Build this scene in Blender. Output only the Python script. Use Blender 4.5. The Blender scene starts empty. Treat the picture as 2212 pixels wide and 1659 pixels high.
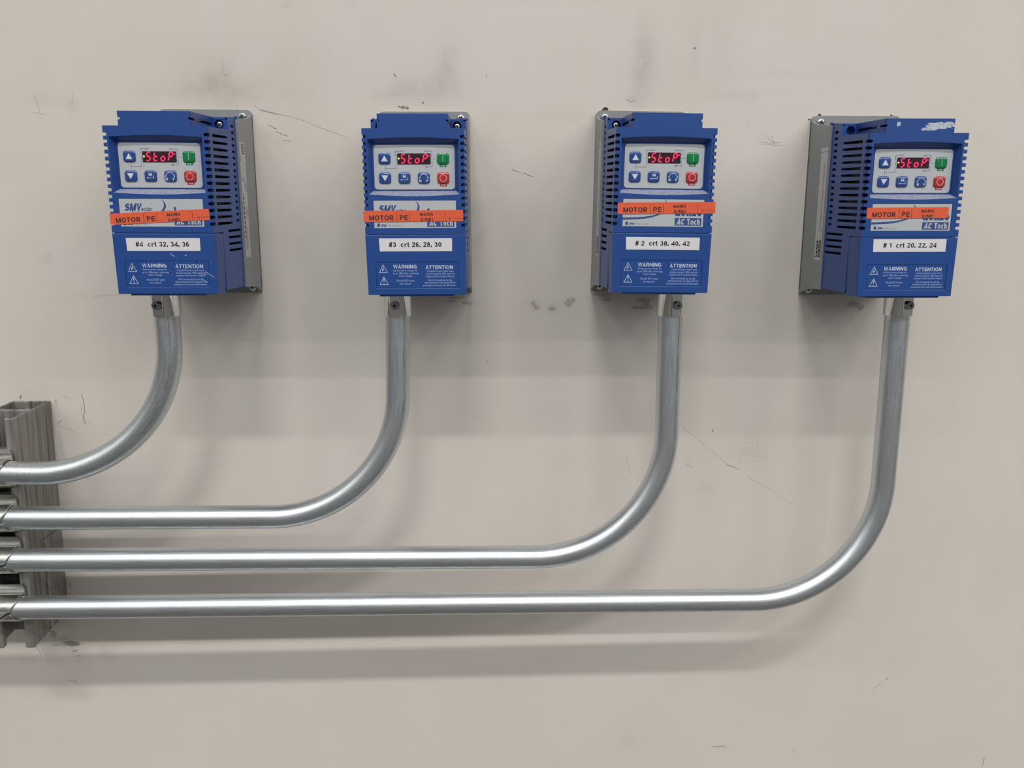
import bpy, bmesh, math, random
import numpy as np
from mathutils import Vector, Matrix
from mathutils.geometry import tessellate_polygon

SC = bpy.context.scene
COL = SC.collection
MM = 0.001
PI = math.pi
R_ = random.Random(7)

# ---------------------------------------------------------------- camera
F_PX, W_PX = 1672.6, 2212.0
CAM = (66.73 * MM, -837.18 * MM, -10.18 * MM)
YAW, PIT, ROL = 0.028, -0.1953, 0.0021820
cyw, syw, cp, sp = math.cos(YAW), math.sin(YAW), math.cos(PIT), math.sin(PIT)
fwd = Vector((syw * cp, cyw * cp, sp))
rt = Vector((cyw, -syw, 0))
up = rt.cross(fwd)
rt, up = math.cos(ROL) * rt + math.sin(ROL) * up, -math.sin(ROL) * rt + math.cos(ROL) * up
cam = bpy.data.objects.new('camera', bpy.data.cameras.new('camera'))
COL.objects.link(cam)
cam.data.sensor_fit = 'HORIZONTAL'
cam.data.sensor_width = 36.0
cam.data.lens = F_PX / W_PX * 36.0
cam.data.clip_start = 0.01
M = Matrix.Identity(4)
for r in range(3):
    M[r][0], M[r][1], M[r][2], M[r][3] = rt[r], up[r], -fwd[r], CAM[r]
cam.matrix_world = M
SC.camera = cam

# ---------------------------------------------------------------- world, lamps, exposure
SC.view_settings.view_transform = 'Standard'
SC.view_settings.look = 'None'
SC.view_settings.gamma = 1.0
SC.view_settings.use_curve_mapping = False
SC.view_settings.exposure = 0.09

world = bpy.data.worlds.new('world')
SC.world = world
world.use_nodes = True
bg = world.node_tree.nodes['Background']
bg.inputs[0].default_value = (0.97, 0.99, 1.0, 1)
bg.inputs[1].default_value = 0.18


def lamp(name, x, y, z, sx, sy, power, col=(1.0, 0.975, 0.955)):
    """a ceiling batten lamp: rectangular, hung level above the aisle in front of the wall"""
    l = bpy.data.lights.new(name, 'AREA')
    l.shape = 'RECTANGLE'
    l.size, l.size_y = sx, sy
    l.energy = power
    l.color = col
    o = bpy.data.objects.new(name, l)
    o.location = (x, y, z)
    COL.objects.link(o)
    return o


# three rows of batten lamps under a high ceiling, parallel to the wall; the hall is brighter to the right
LAMPS = [('ceiling_lamp', -0.45 + 3.4 * k, -5.2, 6.5, 1.9, 0.30, p) for k, p in zip(range(-4, 5), (26, 34, 44, 62, 250, 105, 104, 115, 105))]
LAMPS += [('ceiling_lamp', -0.9 + 3.3 * k, -8.6, 6.5, 2.4, 0.35, 112 * (1 + .10 * k)) for k in range(-5, 6)]
LAMPS += [('ceiling_lamp', 0.35 + 4.4 * k, -14.0, 6.5, 2.4, 0.40, 122 * (1 + .12 * k)) for k in range(-4, 5)]
for a in LAMPS:
    lamp(*a)


# ---------------------------------------------------------------- materials
def new_mat(name):
    m = bpy.data.materials.new(name)
    m.use_nodes = True
    nt = m.node_tree
    b = nt.nodes['Principled BSDF']
    return m, nt, b


def N(nt, typ, **kw):
    n = nt.nodes.new(typ)
    for k, v in kw.items():
        if k.startswith('i_'):
            n.inputs[k[2:].replace('_', ' ')].default_value = v
        else:
            setattr(n, k, v)
    return n


def noise_into(nt, b, scale, detail=4, coord='Object', mapping=None, rough=0.6):
    tc = N(nt, 'ShaderNodeTexCoord')
    out = tc.outputs[coord]
    if mapping:
        mp = N(nt, 'ShaderNodeMapping')
        mp.inputs['Scale'].default_value = mapping
        nt.links.new(out, mp.inputs['Vector'])
        out = mp.outputs['Vector']
    n = N(nt, 'ShaderNodeTexNoise')
    n.inputs['Scale'].default_value = scale
    n.inputs['Detail'].default_value = detail
    n.inputs['Roughness'].default_value = rough
    nt.links.new(out, n.inputs['Vector'])
    return n


def ramp(nt, src, stops):
    r = N(nt, 'ShaderNodeValToRGB')
    el = r.color_ramp.elements
    while len(el) < len(stops):
        el.new(0.5)
    for e, (p, c) in zip(el, stops):
        e.position = p
        e.color = (*c, 1) if len(c) == 3 else c
    nt.links.new(src, r.inputs['Fac'])
    return r


def bump(nt, b, src, strength, dist):
    bp = N(nt, 'ShaderNodeBump')
    bp.inputs['Strength'].default_value = strength
    bp.inputs['Distance'].default_value = dist
    nt.links.new(src, bp.inputs['Height'])
    nt.links.new(bp.outputs['Normal'], b.inputs['Normal'])
    return bp


def plain(name, col, rough=0.5, metal=0.0, spec=0.5, var=0.0, scale=900, bmp=0.0, coat=0.0):
    m, nt, b = new_mat(name)
    b.inputs['Roughness'].default_value = rough
    b.inputs['Metallic'].default_value = metal
    b.inputs['Specular IOR Level'].default_value = spec
    b.inputs['Coat Weight'].default_value = coat
    b.inputs['Coat Roughness'].default_value = 0.08
    n = noise_into(nt, b, scale)
    lo = tuple(max(0, c * (1 - var)) for c in col)
    hi = tuple(min(1, c * (1 + var)) for c in col)
    r = ramp(nt, n.outputs['Fac'], [(0.3, lo), (0.7, hi)])
    nt.links.new(r.outputs['Color'], b.inputs['Base Color'])
    if bmp:
        bump(nt, b, n.outputs['Fac'], bmp, 0.0002)
    return m


def glow(name, col, strength):
    m, nt, b = new_mat(name)
    b.inputs['Base Color'].default_value = (*col, 1)
    b.inputs['Emission Color'].default_value = (*col, 1)
    b.inputs['Emission Strength'].default_value = strength
    b.inputs['Roughness'].default_value = 0.6
    return m


BLUE = (0.0115, 0.058, 0.245)
M_BLUE = plain('blue_plastic', BLUE, 0.38, spec=0.5, var=0.06, scale=1500, bmp=0.25)
M_GREY = plain('grey_heat_sink_paint', (0.26, 0.275, 0.28), 0.42, metal=0.2, var=0.04, scale=600)
M_WHITE = plain('white_membrane', (0.44, 0.465, 0.485), 0.4, var=0.02)
M_PAPER = plain('white_paper_label', (0.65, 0.645, 0.66), 0.5, var=0.02)
M_SIDE = plain('grey_white_side_label', (0.50, 0.50, 0.50), 0.5, var=0.03)
M_BLACK = plain('black_ink', (0.012, 0.012, 0.014), 0.5)
M_NAVY = plain('navy_ink', (0.03, 0.07, 0.22), 0.45)
M_INKW = plain('pale_ink', (0.50, 0.55, 0.66), 0.5)
M_INKL = plain('light_blue_ink', (0.27, 0.36, 0.60), 0.5)
M_ORANGE = plain('orange_vinyl', (0.72, 0.115, 0.048), 0.3, var=0.05, scale=300, coat=0.3)
M_BTNB = plain('blue_button', (0.018, 0.065, 0.25), 0.16, coat=0.6)
M_BTNG = plain('green_button', (0.0, 0.19, 0.05), 0.16, coat=0.6)
M_BTNR = plain('red_button', (0.42, 0.022, 0.022), 0.16, coat=0.6)
M_BTNW = plain('button_white_print', (0.62, 0.64, 0.68), 0.3)
M_WIN = plain('dark_display_window', (0.030, 0.014, 0.018), 0.25)
M_DIGIT = glow('red_digit_light', (1.0, 0.012, 0.095), 1.3)
M_LED = glow('amber_light', (1.0, 0.62, 0.02), 1.4)
M_LEDGE = plain('pale_blue_ledge', (0.25, 0.27, 0.37), 0.55, var=0.2, scale=300)  # paler, mottled grey-blue than the housing, used on the keypad ledge
M_DARK = plain('dark_component', (0.015, 0.015, 0.017), 0.6, var=0.2)
M_SCREW = plain('zinc_screw', (0.62, 0.64, 0.66), 0.22, metal=1.0, var=0.1)
M_RESID = plain('adhesive_residue', (0.42, 0.46, 0.53), 0.6, var=0.3, scale=500)
M_SCUFF = plain('scuff_dirt', (0.22, 0.21, 0.195), 0.8, var=0.3, scale=700)
M_SCUFFL = plain('light_scuff', (0.40, 0.375, 0.345), 0.8, var=0.25, scale=700)
M_RUST = plain('brown_chip', (0.05, 0.022, 0.014), 0.8, var=0.3)


def conduit_mat(name, spangle, base=(0.68, 0.72, 0.745), rough=0.36, seam=None):
    m, nt, b = new_mat(name)
    b.inputs['Metallic'].default_value = 1.0
    tc = N(nt, 'ShaderNodeTexCoord')
    mp = N(nt, 'ShaderNodeMapping')
    mp.inputs['Scale'].default_value = (6.0, 22.0, 1.0)      # long streaks along the tube
    nt.links.new(tc.outputs['UV'], mp.inputs['Vector'])
    st = N(nt, 'ShaderNodeTexNoise')
    st.inputs['Scale'].default_value = 4.0
    st.inputs['Detail'].default_value = 5
    nt.links.new(mp.outputs['Vector'], st.inputs['Vector'])
    sp_ = N(nt, 'ShaderNodeTexNoise')
    sp_.inputs['Scale'].default_value = 1700.0
    sp_.inputs['Detail'].default_value = 3
    nt.links.new(tc.outputs['Object'], sp_.inputs['Vector'])
    lo = tuple(c * 0.92 for c in base)
    hi = tuple(min(1, c * 1.08) for c in base)
    rc = ramp(nt, st.outputs['Fac'], [(0.3, lo), (0.7, hi)])
    rs = ramp(nt, sp_.outputs['Fac'], [(0.32, (1 - spangle,) * 3), (0.55, (1, 1, 1))])
    mx = N(nt, 'ShaderNodeMix', data_type='RGBA', blend_type='MULTIPLY')
    mx.inputs['Factor'].default_value = 1.0
    nt.links.new(rc.outputs['Color'], mx.inputs['A'])
    nt.links.new(rs.outputs['Color'], mx.inputs['B'])
    src = mx.outputs['Result']
    if seam is not None:
        # weld seam: a thin dark broken line at one angle of the tube
        sx = N(nt, 'ShaderNodeSeparateXYZ')
        nt.links.new(tc.outputs['UV'], sx.inputs[0])
        sub = N(nt, 'ShaderNodeMath', operation='SUBTRACT')
        sub.inputs[1].default_value = seam
        nt.links.new(sx.outputs['Y'], sub.inputs[0])
        ab = N(nt, 'ShaderNodeMath', operation='ABSOLUTE')
        nt.links.new(sub.outputs[0], ab.inputs[0])
        lt = ramp(nt, ab.outputs[0], [(0.003, (0.50, 0.50, 0.50)), (0.009, (1, 1, 1))])
        n2 = N(nt, 'ShaderNodeTexNoise')
        n2.inputs['Scale'].default_value = 60.0
        nt.links.new(tc.outputs['Object'], n2.inputs['Vector'])
        r2 = ramp(nt, n2.outputs['Fac'], [(0.42, (0, 0, 0)), (0.6, (0.9, 0.9, 0.9))])
        m2 = N(nt, 'ShaderNodeMix', data_type='RGBA', blend_type='MULTIPLY')
        nt.links.new(r2.outputs['Color'], m2.inputs['Factor'])
        nt.links.new(src, m2.inputs['A'])
        nt.links.new(lt.outputs['Color'], m2.inputs['B'])
        src = m2.outputs['Result']
    nt.links.new(src, b.inputs['Base Color'])
    rr = ramp(nt, st.outputs['Fac'], [(0.2, (rough - 0.06,) * 3), (0.8, (rough + 0.10,) * 3)])
    nt.links.new(rr.outputs['Color'], b.inputs['Roughness'])
    bump(nt, b, sp_.outputs['Fac'], 0.06 + 0.5 * spangle, 0.0003)
    return m


M_COND = conduit_mat('galvanised_conduit', 0.2, seam=0.405)
M_CONDS = conduit_mat('spangled_conduit', 0.45, seam=0.43)
M_ZINC = plain('bright_zinc_fitting', (0.74, 0.75, 0.72), 0.13, metal=1.0, var=0.10, scale=120, bmp=0.3)
M_STRAP = plain('galvanised_strap', (0.52, 0.52, 0.49), 0.30, metal=1.0, var=0.12, scale=200)


def strut_mat():
    m, nt, b = new_mat('dull_galvanised_strut')
    b.inputs['Metallic'].default_value = 0.55
    b.inputs['Roughness'].default_value = 0.5
    n = noise_into(nt, b, 160, 6, mapping=(1, 1, 0.035))
    r = ramp(nt, n.outputs['Fac'], [(0.30, (0.10, 0.10, 0.095)), (0.48, (0.27, 0.26, 0.235)), (0.62, (0.33, 0.32, 0.30)), (0.75, (0.42, 0.41, 0.39))])
    nt.links.new(r.outputs['Color'], b.inputs['Base Color'])
    bump(nt, b, n.outputs['Fac'], 0.25, 0.0005)
    return m


M_STRUT = strut_mat()


def wall_mat():
    m, nt, b = new_mat('painted_wall')
    b.inputs['Roughness'].default_value = 0.42
    b.inputs['Specular IOR Level'].default_value = 0.45
    at = N(nt, 'ShaderNodeAttribute', attribute_name='dirt')
    n1 = noise_into(nt, b, 5.0, 6)
    n2 = noise_into(nt, b, 38.0, 6, rough=0.7)
    base = ramp(nt, n1.outputs['Fac'], [(0.30, (0.592, 0.555, 0.494)), (0.50, (0.618, 0.582, 0.527)), (0.70, (0.628, 0.595, 0.546))])
    mask = N(nt, 'ShaderNodeMath', operation='MULTIPLY')
    rn = ramp(nt, n2.outputs['Fac'], [(0.30, (0.25,) * 3), (0.70, (1.3,) * 3)])
    nt.links.new(at.outputs['Fac'], mask.inputs[0])
    nt.links.new(rn.outputs['Color'], mask.inputs[1])
    mx = N(nt, 'ShaderNodeMix', data_type='RGBA')
    mx.clamp_factor = True
    nt.links.new(mask.outputs[0], mx.inputs['Factor'])
    nt.links.new(base.outputs['Color'], mx.inputs['A'])
    mx.inputs['B'].default_value = (0.30, 0.265, 0.225, 1)
    nt.links.new(mx.outputs['Result'], b.inputs['Base Color'])
    n3 = noise_into(nt, b, 260.0, 5)
    bump(nt, b, n3.outputs['Fac'], 0.10, 0.0008)
    return m


M_WALL = wall_mat()
M_FLOOR = plain('concrete_floor', (0.075, 0.073, 0.07), 0.6, var=0.2, scale=6)


# ---------------------------------------------------------------- mesh helpers (all in millimetres)
class MB:
    def __init__(self):
        self.v, self.f, self.m, self.s, self.uv = [], [], [], [], None

    def add(self, verts, faces, mi=0, smooth=False):
        o = len(self.v)
        self.v += [tuple(p) for p in verts]
        for f in faces:
            self.f.append([i + o for i in f])
            self.m.append(mi)
            self.s.append(smooth)
        return self

    def box(self, x0, x1, y0, y1, z0, z1, mi=0):
        v = [(x, y, z) for z in (z0, z1) for y in (y0, y1) for x in (x0, x1)]
        return self.add(v, [(0, 1, 3, 2), (4, 6, 7, 5), (0, 4, 5, 1), (2, 3, 7, 6), (0, 2, 6, 4), (1, 5, 7, 3)], mi)

    def prism(self, loops, fn, w0, w1, mi=0, cap0=True, cap1=True):
        """polygon with holes (2D loops) extruded from w0 to w1; fn(u, v, w) gives the 3D point"""
        flat = [p for l in loops for p in l]
        n = len(flat)
        tris = tessellate_polygon([[Vector((p[0], p[1], 0)) for p in l] for l in loops])
        v = [fn(p[0], p[1], w0) for p in flat] + [fn(p[0], p[1], w1) for p in flat]
        f = []
        if cap0:
            f += [tuple(t) for t in tris]
        if cap1:
            f += [tuple(i + n for i in reversed(t)) for t in tris]
        o = 0
        for l in loops:
            k = len(l)
            for i in range(k):
                a, b = o + i, o + (i + 1) % k
                f.append((a, b, b + n, a + n))
            o += k
        return self.add(v, f, mi)

    def loft(self, rings, mi=0, cap_first=False, cap_last=False, smooth=False):
        k = len(rings[0])
        v = [p for r in rings for p in r]
        f = []
        for j in range(len(rings) - 1):
            for i in range(k):
                a, b = j * k + i, j * k + (i + 1) % k
                f.append((a, b, b + k, a + k))
        if cap_first:
            f.append(tuple(reversed(range(k))))
        if cap_last:
            f.append(tuple(range((len(rings) - 1) * k, len(rings) * k)))
        return self.add(v, f, mi, smooth)

    def mesh(self, name, mats, recalc=True):
        me = bpy.data.meshes.new(name)
        bm = bmesh.new()
        vs = [bm.verts.new((p[0] * MM, p[1] * MM, p[2] * MM)) for p in self.v]
        for f, mi, s in zip(self.f, self.m, self.s):
            try:
                bf = bm.faces.new([vs[i] for i in f])
            except ValueError:
                continue
            bf.material_index = mi
            bf.smooth = s
        if recalc:
            bmesh.ops.recalc_face_normals(bm, faces=bm.faces)
        bm.to_mesh(me)
        bm.free()
        for m in mats:
            me.materials.append(m)
        return me


def link(name, data, parent=None):
    o = bpy.data.objects.new(name, data)
    COL.objects.link(o)
    if parent:
        o.parent = parent
    return o


def thing(name, label, cat, loc=(0, 0, 0), group=None, roll=0.0):
    o = link(name, None)
    o.empty_display_size = 0.02
    o.location = tuple(c * MM for c in loc)
    o.rotation_euler = (0, roll, 0)
    o['label'], o['category'] = label, cat
    if group:
        o['group'] = group
    return o


def bevel(o, w=0.35, seg=2, ang=40):
    b = o.modifiers.new('edge', 'BEVEL')
    b.width = w * MM
    b.segments = seg
    b.limit_method = 'ANGLE'
    b.angle_limit = math.radians(ang)
    b.use_clamp_overlap = True
    return o


def rrect(x0, x1, z0, z1, r, n=6):
    pts = []
    for cx, cz, a0 in ((x1 - r, z1 - r, 0), (x0 + r, z1 - r, 90), (x0 + r, z0 + r, 180), (x1 - r, z0 + r, 270)):
        for k in range(n + 1):
            a = math.radians(a0 + 90 * k / n)
            pts.append((cx + r * math.cos(a), cz + r * math.sin(a)))
    return pts


def rect(x0, x1, z0, z1):
    return [(x0, z0), (x1, z0), (x1, z1), (x0, z1)]


def circ(cx, cz, r, n=24):
    return [(cx + r * math.cos(2 * PI * k / n), cz + r * math.sin(2 * PI * k / n)) for k in range(n)]


def FRONT(u, v, w):            # u across, v up, w = distance out from the wall
    return (u, -w, v)


# sans-serif lettering drawn from strokes (cap height 1, stroke thickness th)
def _arc(cx, cy, rx, ry, a0, a1, n=14):
    return [(cx + rx * math.cos(math.radians(a0 + (a1 - a0) * k / n)), cy + ry * math.sin(math.radians(a0 + (a1 - a0) * k / n))) for k in range(n + 1)]


def glyph(ch, t):
    """(advance width, strokes) for one character"""
    h = t / 2
    X = 0.74                       # x-height

    def bowl(x0, x1, y0, y1):      # right-hand half-round between two bars
        r = (y1 - y0) / 2
        return [(x0, y1), (x1 - r * .9, y1)] + _arc(x1 - r * .9, (y0 + y1) / 2, r * .9, r, 90, -90)[1:] + [(x0, y0)]
    if ch == ' ':
        return .36, []
    if ch in 'OQ0':
        w = .80 if ch == 'O' else .56
        return w, [_arc(w / 2, .5, w / 2 - h, .5 - h, 90, 450, 28)]
    if ch in 'CG':
        w = .74
        p = [_arc(w / 2 + .02, .5, w / 2 - h, .5 - h, 42, 318, 24)]
        if ch == 'G':
            p = [_arc(w / 2 + .01, .5, w / 2 - h, .5 - h, 42, 335, 24), [(w * .55, .44), (w - h + .02, .44), (w - h + .02, .04)]]
        return w, p
    if ch == 'A':
        w = .74
        return w, [[(h * .95, 0), (w / 2, 1 - h * .4), (w - h * .95, 0)], [(w * .22, .29), (w * .78, .29)]]
    if ch == 'D':
        return .72, [bowl(h, .72 - h, h, 1 - h), [(h, 0), (h, 1)]]
    if ch in 'EF':
        p = [[(h, 0), (h, 1)], [(h, 1 - h), (.62, 1 - h)], [(h, .52), (.58, .52)]]
        if ch == 'E':
            p.append([(h, h), (.64, h)])
        return .64 if ch == 'E' else .60, p
    if ch in 'HN':
        w = .72
        p = [[(h, 0), (h, 1)], [(w - h, 0), (w - h, 1)]]
        p.append([(h, .52), (w - h, .52)] if ch == 'H' else [(h * 1.1, .96), (w - h * 1.1, .04)])
        return w, p
    if ch == 'I':
        return t, [[(h, 0), (h, 1)]]
    if ch == 'L':
        return .57, [[(h, 1), (h, h), (.57, h)]]
    if ch == 'M':
        w = .86
        return w, [[(h, 0), (h, 1)], [(w - h, 0), (w - h, 1)], [(h * 1.05, .97), (w / 2, .06), (w - h * 1.05, .97)]]
    if ch in 'PR':
        p = [[(h, 0), (h, 1)], bowl(h, .68 - h, .44, 1 - h)]
        if ch == 'R':
            p.append([(.38, .44), (.68 - h * .8, 0)])
        return .68, p
    if ch in 'S8':
        w = .68 if ch == 'S' else .56
        r1, r2 = (1 - t) / 4 * .96, (1 - t) / 4 * 1.04
        c1, c2 = 1 - h - r1, h + r2
        if ch == '8':
            return w, [_arc(w / 2, c1, w / 2 - h - .02, r1, 0, 360, 22), _arc(w / 2, c2, w / 2 - h, r2, 0, 360, 22)]
        return w, [_arc(w / 2, c1, w / 2 - h - .02, r1, 25, 270, 16) + _arc(w / 2, c2, w / 2 - h, r2, 90, -155, 16)]
    if ch == 'T':
        return .64, [[(0, 1 - h), (.64, 1 - h)], [(.32, 0), (.32, 1 - h)]]
    if ch == 'U':
        r = .35 - h
        return .70, [[(h, 1), (h, r + h)] + _arc(.35, r + h, r, r, 180, 360) + [(.70 - h, 1)]]
    if ch == 'V':
        return .70, [[(h * .9, 1), (.35, h * .5), (.70 - h * .9, 1)]]
    if ch == 'W':
        return 1.0, [[(h * .9, 1), (.26, h * .5), (.5, 1 - h * .4), (.74, h * .5), (1 - h * .9, 1)]]
    if ch == 'Z':
        return .60, [[(0, 1 - h), (.60 - h * .8, 1 - h), (h * .8, h), (.60, h)]]
    if ch == '#':
        return .56, [[(.10, 0), (.22, 1)], [(.34, 0), (.46, 1)], [(.02, .66), (.56, .66)], [(0, .34), (.54, .34)]]
    if ch == '1':
        return .40, [[(.40 - h, 0), (.40 - h, 1)], [(.36 - h, .93), (.22, .80), (.05, .74)]]
    if ch == '2':
        r = .28 - h
        return .56, [_arc(.28, 1 - h - r, r, r, 170, -35, 14) + [(h + .03, h)], [(0, h), (.56, h)]]
    if ch == '3':
        r1, r2 = (1 - t) / 4 * .95, (1 - t) / 4 * 1.05
        return .56, [_arc(.27, 1 - h - r1, .25 - h, r1, 165, -90), _arc(.28, h + r2, .28 - h, r2, 90, -165)]
    if ch == '4':
        return .58, [[(.44, 0), (.44, 1 - h * .5), (.04, .27), (.58, .27)]]
    if ch == '6':
        r = .28 - h
        return .56, [_arc(.28, h + r * 1.12, r, r * 1.12, 0, 360, 22), _arc(.30, .46, .30 - h, .54 - h, 55, 185, 12)]
    if ch == ',':
        return t * 1.1, [[(h, t + .1), (h, .1)], [(h * 1.35, .13), (h * .6, -.07)]]
    if ch in '()':
        q = _arc(.36, .40, .28, .62, 112, 248, 10)
        return .28, [q if ch == '(' else [(.28 - x, y) for x, y in q]]
    # lower case
    m = X / 2
    if ch in 'co':
        return .60 if ch == 'o' else .56, [_arc(.30, m, .30 - h, m - h, 90, 450, 22) if ch == 'o' else _arc(.30, m, .30 - h, m - h, 48, 312, 18)]
    if ch == 'e':
        return .58, [[(h, m - .02), (.58 - h, m - .02)] + _arc(.29, m, .29 - h, m - h, 5, 318, 20)]
    if ch in 'nh':
        r = .28 - h
        return .56, [[(h, 0), (h, X if ch == 'n' else 1)], _arc(.28, X - h - r, r, r, 180, 0) + [(.56 - h, 0)]]
    if ch == 'r':
        return .38, [[(h, 0), (h, X)], _arc(.36, X - h - .24, .36 - h, .24, 180, 80, 8)]
    if ch == 't':
        return .36, [[(.16, .98), (.16, h + .09)] + _arc(.16 + .10, h + .09, .10, .09, 180, 270, 5) + [(.36, h)], [(0, X - h), (.34, X - h)]]
    if ch == 'z':
        return .50, [[(0, X - h), (.50 - h * .8, X - h), (h * .8, h), (.50, h)]]
    return .5, []


def ribbon2d(pts, t):
    """outline quads of a mitred stroke"""
    n = len(pts)
    closed = n > 3 and math.hypot(pts[0][0] - pts[-1][0], pts[0][1] - pts[-1][1]) < 1e-6
    v, f = [], []
    for i in range(n):
        def d(a, b):
            L = math.hypot(b[0] - a[0], b[1] - a[1]) or 1e-9
            return ((b[0] - a[0]) / L, (b[1] - a[1]) / L)
        d0 = d(pts[i - 1], pts[i]) if i else (d(pts[-2], pts[0]) if closed else None)
        d1 = d(pts[i], pts[i + 1]) if i < n - 1 else (d(pts[0], pts[1]) if closed else None)
        d0, d1 = d0 or d1, d1 or d0
        nx, ny = -(d0[1] + d1[1]), d0[0] + d1[0]
        L = math.hypot(nx, ny) or 1e-9
        nx, ny = nx / L, ny / L
        c = max(.42, nx * -d0[1] + ny * d0[0])
        k = t / 2 / c
        v += [(pts[i][0] + nx * k, pts[i][1] + ny * k), (pts[i][0] - nx * k, pts[i][1] - ny * k)]
    f = [(2 * i, 2 * i + 1, 2 * i + 3, 2 * i + 2) for i in range(n - 1)]
    return v, f


def word(mb, s, u0, u1, v0, v1, fn, w, mi=0, th=.17, gap=.13, shear=0.0):
    """lettering fitted to a box: u0..u1 wide, baseline v0, cap height up to v1"""
    x, V, F = 0.0, [], []
    H = v1 - v0
    for ch in s:
        adv, st = glyph(ch, th)
        for q, p in enumerate(st):
            v, f = ribbon2d(p, th)
            o = len(V)
            V += [(a + x + shear * b, b, q * .008) for a, b in v]
            F += [tuple(i + o for i in q) for q in f]
        x += adv + (gap if ch != ' ' else 0)
    lo, hi = min(a for a, b, c in V), max(a for a, b, c in V)
    k = (u1 - u0) / (hi - lo)
    mb.add([fn(u0 + (a - lo) * k, v0 + b * H, w + c) for a, b, c in V], F, mi)


_tc = {}


def text2d(s, bold=0.0, shear=0.0, space=1.0):
    """small print as flat triangles, normalised to its own bounding box"""
    key = (s, bold, shear, space)
    if key in _tc:
        return _tc[key]
    cu = bpy.data.curves.new('t', 'FONT')
    cu.body = s
    cu.size = 1.0
    cu.offset = bold
    cu.shear = shear
    cu.space_character = space
    cu.resolution_u = 3
    cu.fill_mode = 'FRONT'
    o = bpy.data.objects.new('t', cu)
    COL.objects.link(o)
    dg = bpy.context.evaluated_depsgraph_get()
    me = o.evaluated_get(dg).to_mesh()
    v = np.array([x.co[:2] for x in me.vertices])
    f = [tuple(p.vertices) for p in me.polygons]
    o.evaluated_get(dg).to_mesh_clear()
    bpy.data.objects.remove(o)
    bpy.data.curves.remove(cu)
    lo, hi = v.min(0), v.max(0)
    v = (v - lo) / (hi - lo)
    _tc[key] = (v, f, (hi - lo)[0] / (hi - lo)[1])
    return _tc[key]


def put_text(mb, s, u0, u1, v0, v1, fn, w, mi=0, bold=0.0, shear=0.0, space=1.0):
    v, f, asp = text2d(s, bold, shear, space)
    mb.add([fn(u0 + a * (u1 - u0), v0 + b * (v1 - v0), w) for a, b in v], f, mi)


def smooth(pts, n=6):
    """Catmull-Rom through the points"""
    out = []
    P = [pts[0]] + list(pts) + [pts[-1]]
    for i in range(1, len(P) - 2):
        for k in range(n):
            t = k / n
            q = []
            for c in (0, 1):
                a, b, d, e = P[i - 1][c], P[i][c], P[i + 1][c], P[i + 2][c]
                q.append(.5 * (2 * b + (d - a) * t + (2 * a - 5 * b + 4 * d - e) * t * t + (3 * b - a - 3 * d + e) * t ** 3))
            out.append(tuple(q))
    return out + [pts[-1]]


def put_poly(mb, loops, fn, w, mi=0, th=0.05):
    mb.prism(loops if isinstance(loops[0][0], (tuple, list)) else [loops], fn, w - th, w, mi)


def stroke(mb, pts, wd, fn, w, mi=0):
    v, f = ribbon2d(pts, wd)
    mb.add([fn(x, z, w) for x, z in v], f, mi)


def ring(mb, cx, cz, r0, r1, fn, w, mi=0, a0=0, a1=360, n=28):
    v = []
    for k in range(n + 1):
        a = math.radians(a0 + (a1 - a0) * k / n)
        v += [fn(cx + r0 * math.cos(a), cz + r0 * math.sin(a), w), fn(cx + r1 * math.cos(a), cz + r1 * math.sin(a), w)]
    mb.add(v, [(2 * k, 2 * k + 1, 2 * k + 3, 2 * k + 2) for k in range(n)], mi)


# ---------------------------------------------------------------- setting: wall and floor
def ray_wall(px, py, y=0.0):
    """point of the plane y (mm) where the photograph shows pixel px, py"""
    d = rt * (px - 1106) / F_PX - up * (py - 829.5) / F_PX + fwd
    t = (y - CAM[1] / MM) / d.y
    return (CAM[0] / MM + t * d.x, CAM[2] / MM + t * d.z)


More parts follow.
